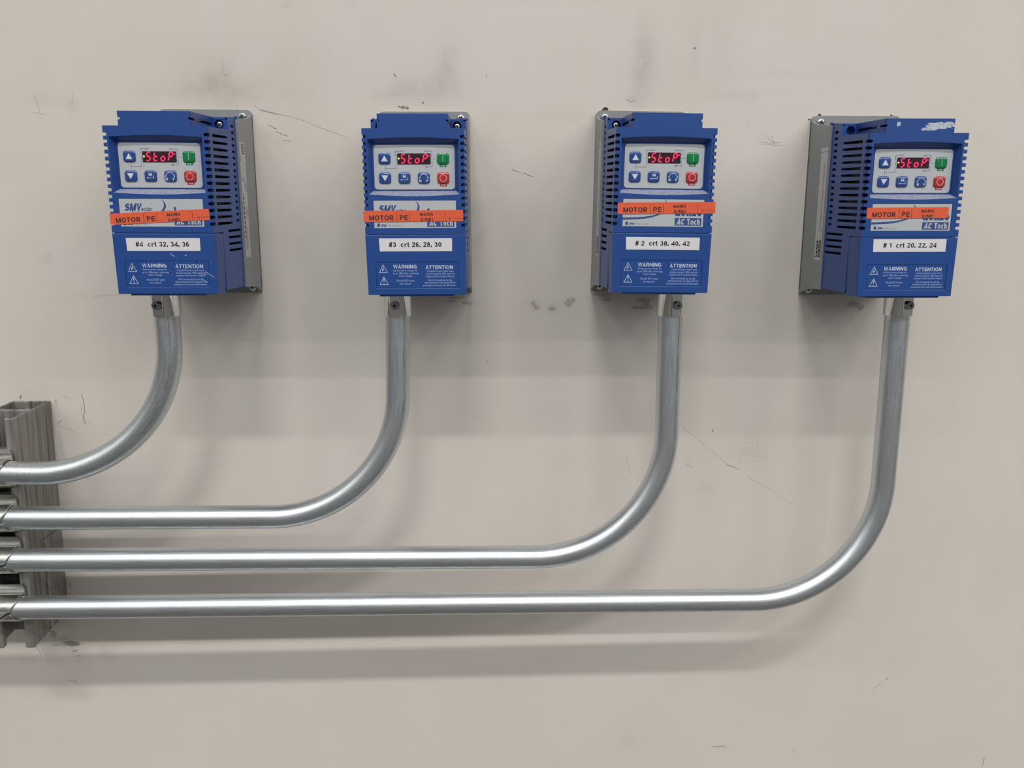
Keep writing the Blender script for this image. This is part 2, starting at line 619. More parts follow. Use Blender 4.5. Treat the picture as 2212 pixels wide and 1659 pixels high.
# smudges on the paint: pixel centre, radii in px, rotation, strength
SMUDGES = [
    (470, 182, 60, 50, 20, .42), (430, 195, 140, 22, 0, .22), (960, 150, 25, 55, 15, .38), (940, 195, 75, 30, 0, .32),
    (870, 190, 30, 22, 0, .2), (1390, 110, 18, 60, 0, .38), (1395, 150, 30, 60, 0, .25), (1370, 215, 30, 20, 0, .3),
    (1500, 110, 16, 60, 0, .22), (1560, 100, 40, 130, 0, .10), (610, 200, 110, 80, 0, .12), (640, 120, 130, 60, 20, .10),
    (830, 205, 40, 14, 0, .2), (1060, 300, 30, 60, 10, .12), (1030, 530, 22, 70, 10, .42), (1020, 450, 18, 40, 0, .25),
    (1155, 660, 13, 13, 0, .5), (1192, 666, 14, 8, 0, .45), (1232, 652, 12, 10, 0, .5), (1390, 655, 24, 22, 0, .45),
    (1320, 640, 45, 16, 0, .30), (1012, 655, 16, 9, 0, .35), (990, 645, 30, 7, 0, .3), (1650, 300, 12, 10, 0, .25),
    (1840, 665, 26, 14, -10, .25), (140, 1382, 16, 7, 5, .75), (128, 1390, 40, 9, 3, .25), (115, 1370, 10, 8, 20, .6),
    (160, 1450, 50, 60, 0, .16), (130, 1480, 40, 20, 0, .18), (230, 1405, 30, 24, 0, .22), (1620, 980, 45, 30, 0, .14),
    (1600, 950, 60, 40, 0, .08), (1540, 860, 40, 60, 0, .1), (1300, 1080, 30, 20, 0, .1), (590, 500, 40, 50, 0, .15),
    (560, 380, 30, 60, 0, .2), (600, 300, 70, 10, 12, .16), (330, 120, 60, 40, 0, .06), (90, 215, 80, 14, 10, .14),
    (155, 225, 12, 20, 0, .2), (60, 370, 60, 50, 0, .07), (100, 560, 12, 10, 0, .35), (1180, 250, 180, 5, 0, .14),
    (1590, 205, 90, 6, -2, .22), (1625, 215, 8, 16, 0, .2), (1490, 1000, 10, 30, 0, .18), (200, 640, 60, 10, 0, .1),
    (1920, 700, 12, 14, 0, .25), (2170, 1200, 60, 160, 0, .08), (1360, 1600, 30, 22, 0, .18), (1560, 1612, 26, 6, 0, .25),
    (2000, 500, 20, 14, 0, .12), (1700, 160, 200, 10, 0, .10), (2120, 300, 14, 10, 0, .12), (800, 60, 20, 40, 0, .1),
    (620, 10, 12, 10, 0, .3), (760, 8, 8, 6, 0, .3), (1090, 450, 60, 100, 0, .06), (1530, 1050, 24, 14, 0, .16),
    (820, 1380, 500, 16, 0, .05), (450, 1380, 60, 12, 0, .06), (60, 985, 30, 12, 0, .1), (1090, 700, 60, 90, 0, .06),
]


def build_wall():
    xs = np.concatenate([[-16000, -8000, -3500, -1500, -800], np.arange(-600, 801, 5.0), [1000, 1700, 3800, 8000, 16000]])
    zs = np.concatenate([[-1400, -1000], np.arange(-760, 301, 5.0), [420, 700, 1500, 3500, 6600]])
    nx, nz = len(xs), len(zs)
    X, Z = np.meshgrid(xs, zs)
    D = np.zeros_like(X)
    for (px, py, rx, rz, ang, s) in SMUDGES:
        cx, cz = ray_wall(px, py)
        k = 0.505
        a = math.radians(ang)
        u = (X - cx) * math.cos(a) - (Z - cz) * math.sin(a)
        w = (X - cx) * math.sin(a) + (Z - cz) * math.cos(a)
        q = (u / (rx * k)) ** 2 + (w / (rz * k)) ** 2
        D += .82 * s * np.exp(-q * 1.2)
    v = [(x * MM, 0.0, z * MM) for x, z in zip(X.ravel(), Z.ravel())]
    f = [(j * nx + i, j * nx + i + 1, (j + 1) * nx + i + 1, (j + 1) * nx + i) for j in range(nz - 1) for i in range(nx - 1)]
    nv = len(v)
    c4 = [0, nx - 1, nx * nz - 1, nx * (nz - 1)]
    v += [(v[i][0], 0.15, v[i][2]) for i in c4]
    f.append((nv + 3, nv + 2, nv + 1, nv))
    bord = [list(range(nx)), [j * nx + nx - 1 for j in range(nz)], [nx * nz - 1 - i for i in range(nx)], [(nz - 1 - j) * nx for j in range(nz)]]
    for k, e in enumerate(bord):
        f.append(tuple(e[::-1]) + (nv + k, nv + (k + 1) % 4))
    me = bpy.data.meshes.new('wall_back')
    me.from_pydata(v, [], f)
    at = me.attributes.new('dirt', 'FLOAT', 'POINT')
    at.data.foreach_set('value', np.concatenate([D.ravel(), np.zeros(4)]).astype(np.float32))
    me.materials.append(M_WALL)
    o = link('wall_back', me)
    o['kind'] = 'structure'
    return o


wall = build_wall()

fl = MB()
fl.box(-16000, 16000, -18000, 0, -1450, -1400)
floor = link('floor', fl.mesh('floor', [M_FLOOR]))
floor['kind'] = 'structure'


def build_scuffs():
    mb = MB()
    W = 0.12

    def line(pts, wd, mi=0):
        q = [ray_wall(*p) for p in pts]
        stroke(mb, q, wd, FRONT, W, mi)

    def wander(pts, wd, mi=0, n=4, j=1.2):
        out = []
        for (a, b), (c, d) in zip(pts[:-1], pts[1:]):
            for k in range(n):
                t = k / n
                out.append((a + (c - a) * t + R_.uniform(-j, j), b + (d - b) * t + R_.uniform(-j, j)))
        out.append(pts[-1])
        line(out, wd, mi)

    def blob(px, py, r, mi=0, n=9):
        cx, cz = ray_wall(px, py)
        pts = [(cx + r * R_.uniform(.5, 1.2) * math.cos(2 * PI * k / n), cz + r * R_.uniform(.4, 1.0) * math.sin(2 * PI * k / n)) for k in range(n)]
        mb.prism([pts], FRONT, 0.02, W, mi)

    # long scratches
    wander([(549, 230), (565, 237), (602, 246), (660, 262), (753, 299)], .35, 1)
    wander([(562, 239), (602, 247)], .5, 0)
    wander([(580, 270), (598, 278)], .6, 0)
    wander([(596, 285), (622, 294)], .5, 0)
    wander([(612, 303), (628, 305)], .6, 1)
    wander([(1105, 366), (1125, 372)], .55, 0)
    wander([(1130, 373), (1151, 382)], .55, 0)
    wander([(1475, 922), (1540, 975), (1572, 1003), (1600, 1015)], .22, 1)
    wander([(1613, 1027), (1650, 1050), (1712, 1090)], .18, 1)
    wander([(1570, 1003), (1596, 1014)], .35, 0)
    wander([(480, 130), (483, 162), (494, 163)], .35, 1)
    wander([(177, 851), (181, 868), (183, 890), (180, 905), (185, 918)], .6, 0)
    wander([(176, 880), (177, 897), (184, 907), (200, 917), (206, 924)], .35, 1)
    wander([(120, 862), (121, 872)], .8, 0)
    wander([(134, 854), (143, 857), (144, 862)], .5, 1)
    wander([(124, 910), (129, 921), (146, 924), (163, 936)], .4, 1)
    wander([(128, 914), (132, 908)], .6, 0)
    wander([(129, 940), (131, 955), (134, 975), (137, 987)], .4, 1)
    wander([(44, 855), (45, 861)], 1.3, 0)
    wander([(150, 1256), (153, 1270)], .8, 0)
    wander([(78, 1395), (88, 1412)], 1.2, 1)
    wander([(83, 1385), (112, 1436)], .4, 1)
    wander([(157, 1407), (167, 1405)], 1.0, 0)
    wander([(168, 1416), (172, 1417)], .8, 0)
    wander([(106, 1364), (118, 1364)], .7, 0)
    wander([(150, 1470), (165, 1470), (168, 1478)], .5, 0)
    wander([(1888, 1490), (1894, 1484), (1904, 1475)], .35, 0)
    wander([(1914, 1468), (1918, 1463)], .6, 0)
    wander([(1539, 1612), (1566, 1611)], .9, 0)
    wander([(2121, 1655), (2128, 1634)], .5, 0)
    wander([(1714, 1625), (1717, 1618)], .5, 0)
    wander([(1352, 988), (1365, 1030)], .2, 1)
    wander([(1539, 933), (1541, 927)], .9, 0)
    wander([(1482, 1002), (1498, 1010)], .5, 1)
    wander([(75, 205), (85, 242)], .4, 1)
    wander([(158, 202), (154, 225)], .3, 1)
    wander([(75, 242), (100, 248)], .3, 1)
    wander([(1658, 296), (1668, 306), (1686, 308)], .5, 1)
    wander([(1666, 293), (1672, 309)], .4, 1)
    wander([(1648, 308), (1675, 311)], .4, 1)
    wander([(1636, 310), (1690, 314)], .3, 1)
    wander([(1352, 214), (1362, 220), (1372, 216)], .7, 1)
    wander([(850, 160), (856, 166)], .8, 0)
    wander([(1050, 160), (1052, 168)], .8, 1)
    wander([(865, 350), (890, 365)], .25, 1)
    wander([(200, 640), (330, 634)], .2, 1)
    # chips and specks
    blob(1501, 104, 1.5, 0)
    blob(1397, 247, .7)
    for p, r in (((870, 232), 2.6), ((880, 234), 2.4), ((914, 222), 1.5), ((862, 230), 1.2)):
        blob(*p, r, 0)
    blob(1308, 239, 4.2, 2)
    blob(1301, 240, 2.4, 2)
    blob(1318, 241, 1.6, 2)
    blob(1770, 249, 2.2, 2)
    blob(1926, 250, 1.6, 2)
    blob(1748, 258, 1.2, 2)
    blob(545, 262, 1.2, 0)
    for p in ((301, 645), (110, 552), (196, 963), (1053, 779), (1615, 270), (1500, 735), (1413, 795), (345, 1548), (228, 1590), (1785, 1110), (1270, 648), (512, 228), (513, 234), (195, 910), (147, 915), (222, 938), (226, 938), (1640, 1115), (1655, 1120), (1190, 600), (1060, 900), (897, 870)):
        blob(*p, R_.uniform(.45, .9), R_.choice((0, 1)))
    # patches of bare filler and dirt under the drives
    def patch(px, py, rx, ry, mi=1, n=16):
        cx, cz = ray_wall(px, py)
        pts = [(cx + rx * .5 * R_.uniform(.55, 1.1) * math.cos(2 * PI * k / n), cz + ry * .5 * R_.uniform(.55, 1.1) * math.sin(2 * PI * k / n)) for k in range(n)]
        mb.prism([pts], FRONT, 0.01, 0.06 + .01 * R_.random(), mi)
    for a in ((1152, 655, 6, 7), (1158, 664, 8, 7), (1192, 667, 12, 6), (1228, 654, 10, 9), (1238, 648, 6, 6), (1388, 648, 17, 6), (1384, 664, 30, 5), (1398, 655, 6, 10),
              (1302, 636, 26, 5), (1310, 646, 12, 8), (985, 643, 20, 3), (1008, 655, 16, 4), (975, 650, 10, 3), (1844, 657, 16, 8), (1858, 664, 10, 8)):
        patch(*a, 1)
    patch(152, 1390, 26, 7, 0)
    patch(130, 1393, 24, 4, 1)
    patch(115, 1370, 9, 9, 1)
    # print of a mesh sole near the right-hand pipes
    for i in range(7):
        for j in range(6):
            if R_.random() < .82:
                x, y = 1597 + i * 9.5 + j * .8, 958 + j * 10.5 - i * .8
                blob(x, y, R_.uniform(.35, .75), 1, 6)
    for _ in range(70):
        blob(R_.uniform(20, 2200), R_.uniform(10, 1640), R_.uniform(.2, .5), 1, 6)
    me = mb.mesh('scuff_marks', [M_SCUFF, M_SCUFFL, M_RUST])
    o = link('scuff_marks', me, wall)
    return o


build_scuffs()

# ---------------------------------------------------------------- motor drives
D_ = 130.8                     # front face
SLOT_Z = [70.2 - 5.83 * k for k in range(14)]


def slope(t, v):               # housing mouldings rise a little towards the wall
    return v + (D_ - t) / 57.0 * (0.25 + (v + 65) / 142.0 * 3.9)


def cached(fn):
    c = {}

    def g(*a):
        if a not in c:
            c[a] = fn(*a)
        return c[a]
    return g


@cached
def me_heat_sink():
    mb = MB()
    mb.prism([rrect(-46.5, 46.5, -75.9, 109.4, 5)], FRONT, 0, 4)
    prof = [(0.5, 105.6), (5, 103.2), (12, 100.6), (20, 98.6), (30, 96.9), (42, 95), (52, 93.4),
            (52, -66.5), (40, -66.8), (30, -67.4), (20, -68.8), (12, -70.8), (5, -73.4), (0.5, -75.6)]
    for s in (-1, 1):
        mb.prism([prof], lambda u, v, w, s=s: (s * w, -u, v), 43.6, 46.5)
    for k in range(9):
        x = -36 + 9 * k
        mb.box(x - .9, x + .9, -47, -3.5, -64, 90)
    mb.box(-43.8, 43.8, -52, -46.5, -65, 92)
    return mb.mesh('heat_sink', [M_GREY])


@cached
def me_side_label(s):
    mb = MB()
    X = 46.62

    def fn(u, v, w):
        return (s * (X + w), -u, v)
    mb.prism([rect(34.5, 50.5, -37.4, 73.6)], fn, 0, 0.1, 0)
    if s > 0:
        def tx(u, v, w):           # reads downwards
            return (X + w, v, -u)
        word(mb, 'Lenze', -72, -62, -40, -36.4, tx, .16, 1, th=.24)
        put_poly(mb, rect(-72, -62, -44.6, -41.2), tx, .16, 1)
        word(mb, 'AC Tech', -71, -63, -44, -41.8, tx, .2, 0)
        put_text(mb, 'CE', -60, -55, -49, -46, tx, .16, 1)
        ring(mb, -38, -45, 1.2, 1.9, tx, .16, 1)
        put_text(mb, 'TYPE', -56, -44, -43, -41.4, tx, .16, 1)
        put_text(mb, 'INPUT', -35, -27, -42, -38, tx, .16, 1)
        put_text(mb, 'OUTPUT', -12, -2, -42, -38, tx, .16, 1)
        put_poly(mb, rect(-24, 18, -48.2, -45.4), tx, .16, 1)
        for k in range(9):
            put_poly(mb, rect(-23.2 + 4.7 * k, -21.8 + 4.7 * k, -48.4, -45.2), tx, .2, 0)
        for k in range(6):
            a = 8 + k * 3.6
            stroke(mb, [(a, -41), (a + 2.6, -41)], .7, tx, .16, 1)
            stroke(mb, [(a, -43), (a + 2.2, -43)], .5, tx, .16, 1)
        stroke(mb, [(18, -46), (30, -46)], 1.0, tx, .16, 1)
        stroke(mb, [(-34, -36), (-28, -36)], .4, tx, .16, 1)
        stroke(mb, [(-10, -36), (-2, -36)], .4, tx, .16, 1)
    else:
        def tx(u, v, w):           # reads upwards
            return (-(X + w), v, u)
        word(mb, 'Lenze', -34, -17.5, -43, -37.0, tx, .16, 1, th=.24)
        put_poly(mb, rect(-34, -17.5, -49.5, -44), tx, .16, 1)
        word(mb, 'AC Tech', -33, -18.5, -48.6, -45, tx, .2, 0, th=.19)
        put_text(mb, '630 Douglas Street, Uxbridge MA 01569, USA', -9, 58, -46.8, -43.6, tx, .16, 1)
        stroke(mb, [(69.5, -50.4), (69.5, -34.6)], .35, tx, .16, 1)
    return mb.mesh('side_label', [M_SIDE, M_BLACK])


@cached
def me_screw(r, h):
    """cross-head pan screw, head facing -y, seated at y=0"""
    mb = MB()
    n = 20
    rings = []
    for rr, hh in ((r, 0), (r, h * .35), (r * .9, h * .7), (r * .68, h * .93), (r * .5, h)):
        rings.append([(rr * math.cos(2 * PI * k / n), -hh, rr * math.sin(2 * PI * k / n)) for k in range(n)])
    mb.loft(rings, 0, False, True, True)
    for a in (0, 1):
        q = rect(-r * .52, r * .52, -r * .12, r * .12) if a == 0 else rect(-r * .12, r * .12, -r * .52, r * .52)
        put_poly(mb, q, FRONT, h + .06, 1, .03)
    return mb.mesh('screw', [M_SCREW, M_BLACK])


def recess_outer(n=12):
    """opening in the front face around the keypad: bowed top and bottom edges"""
    x0, x1 = -40.0, 39.8
    top = [(x1 + (x0 - x1) * k / n, 68.2 + 1.6 * math.sin(PI * k / n)) for k in range(n + 1)]
    bot = [(x0 + (x1 - x0) * k / n, 21.2 - 1.5 * math.sin(PI * k / n)) for k in range(n + 1)]
    lf = [(x0, 68.2 - (68.2 - 21.2) * k / 6) for k in range(1, 6)]
    rg = [(x1, 21.2 + (68.2 - 21.2) * k / 6) for k in range(1, 6)]
    return top + lf + bot + rg


def recess_inner(n=12):
    x0, x1, z0, z1 = -37.2, 37.0, 24.5, 64.7
    top = [(x1 + (x0 - x1) * k / n, z1) for k in range(n + 1)]
    bot = [(x0 + (x1 - x0) * k / n, z0) for k in range(n + 1)]
    lf = [(x0, z1 - (z1 - z0) * k / 6) for k in range(1, 6)]
    rg = [(x1, z0 + (z1 - z0) * k / 6) for k in range(1, 6)]
    return top + lf + bot + rg


@cached
def me_housing():
    mb = MB()
    # front face, toothed edges, tower on top
    right = [(44.7, -13.3)]
    for z in reversed(SLOT_Z):
        right += [(44.6, z - 1.5), (41.3, z - 1.15), (41.3, z + 1.15), (44.6, z + 1.5)]
    right += [(44.6, 77.3), (30.9, 77.3), (30.9, 82.5), (28.9, 82.5), (28.9, 84.5), (30.9, 84.5), (30.9, 89.5)]
    outline = right + [(-x, z) for x, z in reversed(right)]
    ro, ri = recess_outer(), recess_inner()
    nameplate_cut = rect(-36.7, 36.7, -8.2, 16.3)
    mb.prism([outline, ro, nameplate_cut], FRONT, D_ - 2.4, D_)
    mb.box(-37.5, 37.5, -(D_ - .6), -(D_ - 2.2), -9, 17)
    # keypad recess
    k0 = len(mb.m)
    mb.loft([[FRONT(x, z, D_) for x, z in ro], [FRONT(x, z, 124.2) for x, z in ri]])
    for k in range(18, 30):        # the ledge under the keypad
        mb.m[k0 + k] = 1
    mb.add([FRONT(x, z, 124.2) for x, z in rect(-37.2, 37.0, 24.5, 64.7)], [(0, 1, 2, 3)])
    # slotted sides
    out = [(107, -13.3)]
    out += [(D_ - .05, -13.3)]
    for z in reversed(SLOT_Z):
        out += [(D_ - .05, z - 1.4), (124.3, z - 1.4), (124.3, z + 1.4), (D_ - .05, z + 1.4)]
    out += [(D_ - .05, 77.2), (74, 77.2), (74, 87.2), (48, 88.4), (48, -65.5), (107, -65.5)]
    holes = []
    for z in SLOT_Z:
        holes.append([(78.5, z - 1.0), (118.4, z - 1.35), (118.4, z + 1.35), (78.5, z + 1.0)])
    for k in range(16):
        z = 80.6 - 5.62 * k
        holes.append(rect(58.2, 65.7, z - 1.2, z + 1.2))
    for k in range(4):
        z = -12.6 - 5.88 * k
        holes.append(rect(55.5, 92, z - 1.1, z + 1.1))
    for s in (-1, 1):
        mb.prism([out] + holes, lambda u, v, w, s=s: (s * w, -u, slope(u, v)), 42.3, 44.6)
        mb.box(*sorted((s * 44.5, s * 46.1)), -51.3, -47.9, -65.2, 96.4)
        # tower side wall with its two slots
        tz = [(74, 90.0 + 2.6), (D_ - .05, 89.45), (D_ - .05, 84.45), (120.3, 84.9), (120.3, 82.9), (D_ - .05, 82.45), (D_ - .05, 77.0), (74, 77.0)]
        th = [[(76, 84.6), (113.2, 83.2), (113.2, 85.3), (76, 87.0)]]
        mb.prism([tz] + th, lambda u, v, w, s=s: (s * w, -u, v), 28.9, 30.9)
        # shoulder top
        mb.prism([rect(74, D_ - .1, 30.0, 44.5)], lambda u, v, w, s=s: (s * v, -u, slope(u, 77.25) + w), -2.2, 0)
        # screw boss face with sunk hole
        cx, cz = s * 36.2, 86.0
        hole = circ(cx, cz, 4.3)
        mb.prism([rect(min(s * 29.5, s * 43.4), max(s * 29.5, s * 43.4), 75, 91.6), hole], FRONT, 71.5, 73.7)
        mb.loft([[FRONT(x, z, 73) for x, z in hole], [FRONT(x, z, 67) for x, z in hole]], 0, False, True)
    # tower top, rear top, bottom, inner front
    mb.prism([rect(74, D_ - .1, -30.8, 30.8)], lambda u, v, w: (v, -u, 89.45 + (D_ - u) / 57 * 3.1 + w), -2, 0)
    mb.prism([rect(48, 74, -44.5, 44.5)], lambda u, v, w: (v, -u, 92.5 + (74 - u) / 26 * 3.6 + w), -2, 0)
    mb.box(-44.4, 44.4, -107, -48, -65.5, -63.5)
    mb.box(-43, 43, -107, -105, -65, -13)
    mb.box(-43.5, 43.5, -128.5, -104, -15.2, -13.3)
    return mb.mesh('housing', [M_BLUE, M_LEDGE])


@cached
def me_module():
    mb = MB()
    mb.box(-37, 37, -112, -53, -58, 74)
    mb.box(-27, 27, -126, -77, 73, 86)
    for s in (-1, 1):
        for k in range(5):
            z = -2 + 14 * k
            mb.box(*sorted((s * 36, s * (39.5 + k % 2))), -110, -92 + 6 * (k % 3), z, z + 9)
    return mb.mesh('circuit_module', [M_DARK])


@cached
def me_cover():
    mb = MB()
    T0, T1 = 107.4, D_

    def hw(z):
        return 44.86 - (z + 13.7) / -53.5 * 0.95
    a = [(-hw(-13.8), -13.8), (hw(-13.8), -13.8), (hw(-67.2), -67.2), (-hw(-67.2), -67.2)]
    box = rect(-36.4, 37.6, -61.3, -37.9)
    mb.prism([a, box], FRONT, T1 - 3, T1, 0)
    mb.prism([box], FRONT, T1 - 2.9, T1 - .35, 0)
    inner = [(-hw(-13.8), -13.8), (hw(-13.8), -13.8), (hw(-68.4), -68.4), (-hw(-68.4), -68.4)]
    mb.loft([[FRONT(x, z, T1 - 2.9) for x, z in a], [FRONT(x, z, T0) for x, z in inner]], 0, True, True)
    mb.box(-34, 33.5, -129.2, -110, -68.8, -67)
    return mb.mesh('terminal_cover', [M_BLUE])


def z4(zx, zy):
    return (-20.9 + (zx - 750) / 16.75, -40.2 - (zy - 910) / 16.6)


@cached
def me_warning():
    mb = MB()
    w = D_ - .35 + .08

    def t(s, x0, y0, x1, y1, mi, **k):
        a, b = z4(x0, y0), z4(x1, y1)
        put_text(mb, s, a[0], b[0], b[1], a[1], FRONT, w, mi, **k)
    for st, x0, y0, x1, y1 in (('WARNING', 750, 912, 1105, 968), ('ATTENTION', 1238, 922, 1648, 977)):
        a, b = z4(x0, y0), z4(x1, y1)
        word(mb, st, a[0], b[0], b[1], a[1], FRONT, w, 0, th=.18)
    for s, x0, y0, x1, y1 in (
            ('Device stores charge for', 748, 983, 1115, 1016), ('up to 180s after removing', 742, 1023, 1130, 1062),
            ('mains voltage.', 828, 1063, 1038, 1098), ('Should BCP open', 795, 1132, 1065, 1171), ('see manual.', 838, 1177, 1015, 1205),
            ("L'appareil peut rester sous", 1258, 991, 1655, 1028), ("tension jusqu'à 180s après la", 1240, 1031, 1675, 1068),
            ('coupure de la tension réseau.', 1235, 1070, 1672, 1107), ('Voir le manuel en cas du', 1262, 1125, 1632, 1155),
            ('déclenchement du dispositif de', 1218, 1163, 1678, 1200), ('protection du circuit de dérivation.', 1195, 1203, 1693, 1240)):
        t(s, x0, y0, x1, y1, 1, bold=.012)
    for (ax, ay), (lx, ly), (rx, ry) in (((598, 910), (540, 1026), (662, 1026)), ((605, 1090), (544, 1204), (668, 1204))):
        p = [z4(ax, ay), z4(lx, ly), z4(rx, ry)]
        stroke(mb, p + [p[0]], .42, FRONT, w, 0)
    bolt = [(604, 945), (578, 990), (592, 990), (584, 1018), (612, 978), (598, 978), (610, 945)]
    put_poly(mb, [z4(*q) for q in bolt], FRONT, w + .02, 0)
    put_poly(mb, [z4(*q) for q in ((597, 1115), (613, 1115), (609, 1165), (601, 1165))], FRONT, w + .02, 0)
    c = z4(605, 1185)
    put_poly(mb, circ(c[0], c[1], .45, 10), FRONT, w + .02, 0)
    return mb.mesh('warning_print', [M_INKW, M_INKL], False)


def kz(zx, zy):
    return (-0.25 + (zx - 1070) / 17.2, 52.0 - (zy - 921) / 17.6)


@cached
def me_keypad():
    mb = MB()
    mb.prism([rrect(-35.6, 35.6, 25.75, 63.9, 3.0)], FRONT, 124.1, 124.7, 0)
    w = 124.8

    def ln(pts, wd=.26):
        stroke(mb, [kz(*p) for p in pts], wd, FRONT, w, 1)

    ln([(830, 803), (790, 803), (790, 873), (815, 873)])
    ln([(1300, 805), (1345, 805), (1345, 878), (1322, 878)])
    ln([(1322, 920), (1398, 920)])
    ln([(1308, 1037), (1347, 1037), (1347, 967), (1322, 967)])
    ln([(815, 915), (797, 915), (797, 1062), (635, 1062)])
    ln([(635, 1015), (635, 1105)])
    for st, x0, y0, x1, y1 in (('AUTO', 838, 794, 918, 813), ('FWD', 1228, 796, 1290, 815), ('REV', 1240, 1026, 1295, 1048)):
        a, b = kz(x0, y0), kz(x1, y1)
        word(mb, st, a[0], b[0], b[1], a[1], FRONT, w, 1, th=.15)
    put_poly(mb, rect(22.5, 28.3, 45.0, 47.6), FRONT, w, 2)
    put_poly(mb, rect(22.4, 28.4, 28.4, 31.0), FRONT, w, 3)
    word(mb, 'RUN', 23.8, 27.0, 45.5, 46.8, FRONT, w + .06, 4)
    word(mb, 'STOP', 23.3, 27.5, 28.9, 30.2, FRONT, w + .06, 4)
    return mb.mesh('keypad_panel', [M_WHITE, M_NAVY, M_BTNG, M_BTNR, M_BTNW])


@cached
def me_button(kind):
    mb = MB()
    base = {'run': M_BTNG, 'stop': M_BTNR}.get(kind, M_BTNB)
    hw, hh = 5.3, 4.85
    rings = []
    for ins, w in ((0, 124.7), (0, 125.25), (.35, 125.75), (1.0, 126.05), (2.0, 126.15)):
        rings.append([FRONT(x, z, w) for x, z in rrect(-hw + ins, hw - ins, -hh + ins, hh - ins, 2.3 - ins * .6, 5)])
    mb.loft(rings, 0, False, True, True)
    w = 126.3

    def tri(pts):
        put_poly(mb, pts, FRONT, w, 1, .1)
    if kind == 'up':
        tri([(0, 2.6), (-2.9, -2.5), (2.9, -2.5)])
    elif kind == 'down':
        tri([(0, -2.6), (-2.9, 2.3), (2.9, 2.3)])
    elif kind == 'mode':
        word(mb, 'M', -1.3, 1.4, .3, 2.7, FRONT, w, 1, th=.2)
        stroke(mb, [(3.0, .7), (3.0, -1.6), (-2.6, -1.6)], .36, FRONT, w, 1)
        tri([(-3.6, -1.6), (-2.0, -.9), (-2.0, -2.3)])
    elif kind == 'reverse':
        ring(mb, 0, -.4, 3.35, 3.75, FRONT, w, 1, 12, 168)
        tri([(-4.4, .5), (-2.9, .6), (-4.0, -.9)])
        tri([(4.4, .5), (2.9, .6), (4.0, -.9)])
        word(mb, 'R', -3.9, -2.1, -3.7, -1.3, FRONT, w, 1, th=.18)
        word(mb, 'F', 2.3, 3.8, -3.7, -1.3, FRONT, w, 1, th=.18)
    elif kind == 'run':
        stroke(mb, [(0, -2.8), (0, 2.8)], .35, FRONT, w, 1)
    else:
        ring(mb, 0, -.1, 2.75, 3.1, FRONT, w, 1)
    return mb.mesh('push_button', [base, M_BTNW])


@cached
def me_window():
    mb = MB()
    mb.prism([rect(-14.9, 14.5, 47.3, 56.7)], FRONT, 124.65, 124.85)
    return mb.mesh('display_window', [M_WIN])


SEG = {'S': 'afgcd', 't': 'fegd', 'o': 'cdeg', 'P': 'abefg'}


@cached
def me_digit(ch):
    mb = MB()
    H, Wd, s, th = 7.2, 3.1, .17, 1.0
    w = 124.98

    def fn(u, v, ww):
        return (u + s * (v - H / 2), -ww, v - H / 2)

    def bar(x0, z0, x1, z1):
        L = math.hypot(x1 - x0, z1 - z0)
        dx, dz = (x1 - x0) / L, (z1 - z0) / L
        g = .28
        x0, z0, x1, z1 = x0 + dx * g, z0 + dz * g, x1 - dx * g, z1 - dz * g
        nx, nz = -dz * th / 2, dx * th / 2
        k = th * .38
        q = [(x0, z0), (x0 + dx * k + nx, z0 + dz * k + nz), (x1 - dx * k + nx, z1 - dz * k + nz), (x1, z1), (x1 - dx * k - nx, z1 - dz * k - nz), (x0 + dx * k - nx, z0 + dz * k - nz)]
        mb.prism([q], fn, w - .06, w)
    a = Wd / 2
    P = dict(a=(-a, H, a, H), g=(-a, H / 2, a, H / 2), d=(-a, 0, a, 0), f=(-a, H / 2, -a, H), b=(a, H / 2, a, H), e=(-a, 0, -a, H / 2), c=(a, 0, a, H / 2))
    for c in SEG[ch]:
        bar(*P[c])
    return mb.mesh('display_digit', [M_DIGIT])


@cached
def me_dot(kind):
    mb = MB()
    if kind == 'amber':
        mb.prism([circ(0, 0, .72, 14)], FRONT, 124.9, 125.0)
        return mb.mesh('indicator_light', [M_LED])
    mb.prism([circ(0, 0, .62, 14), circ(0, 0, .28, 10)], FRONT, 124.9, 125.0)
    return mb.mesh('indicator_light', [M_DIGIT])


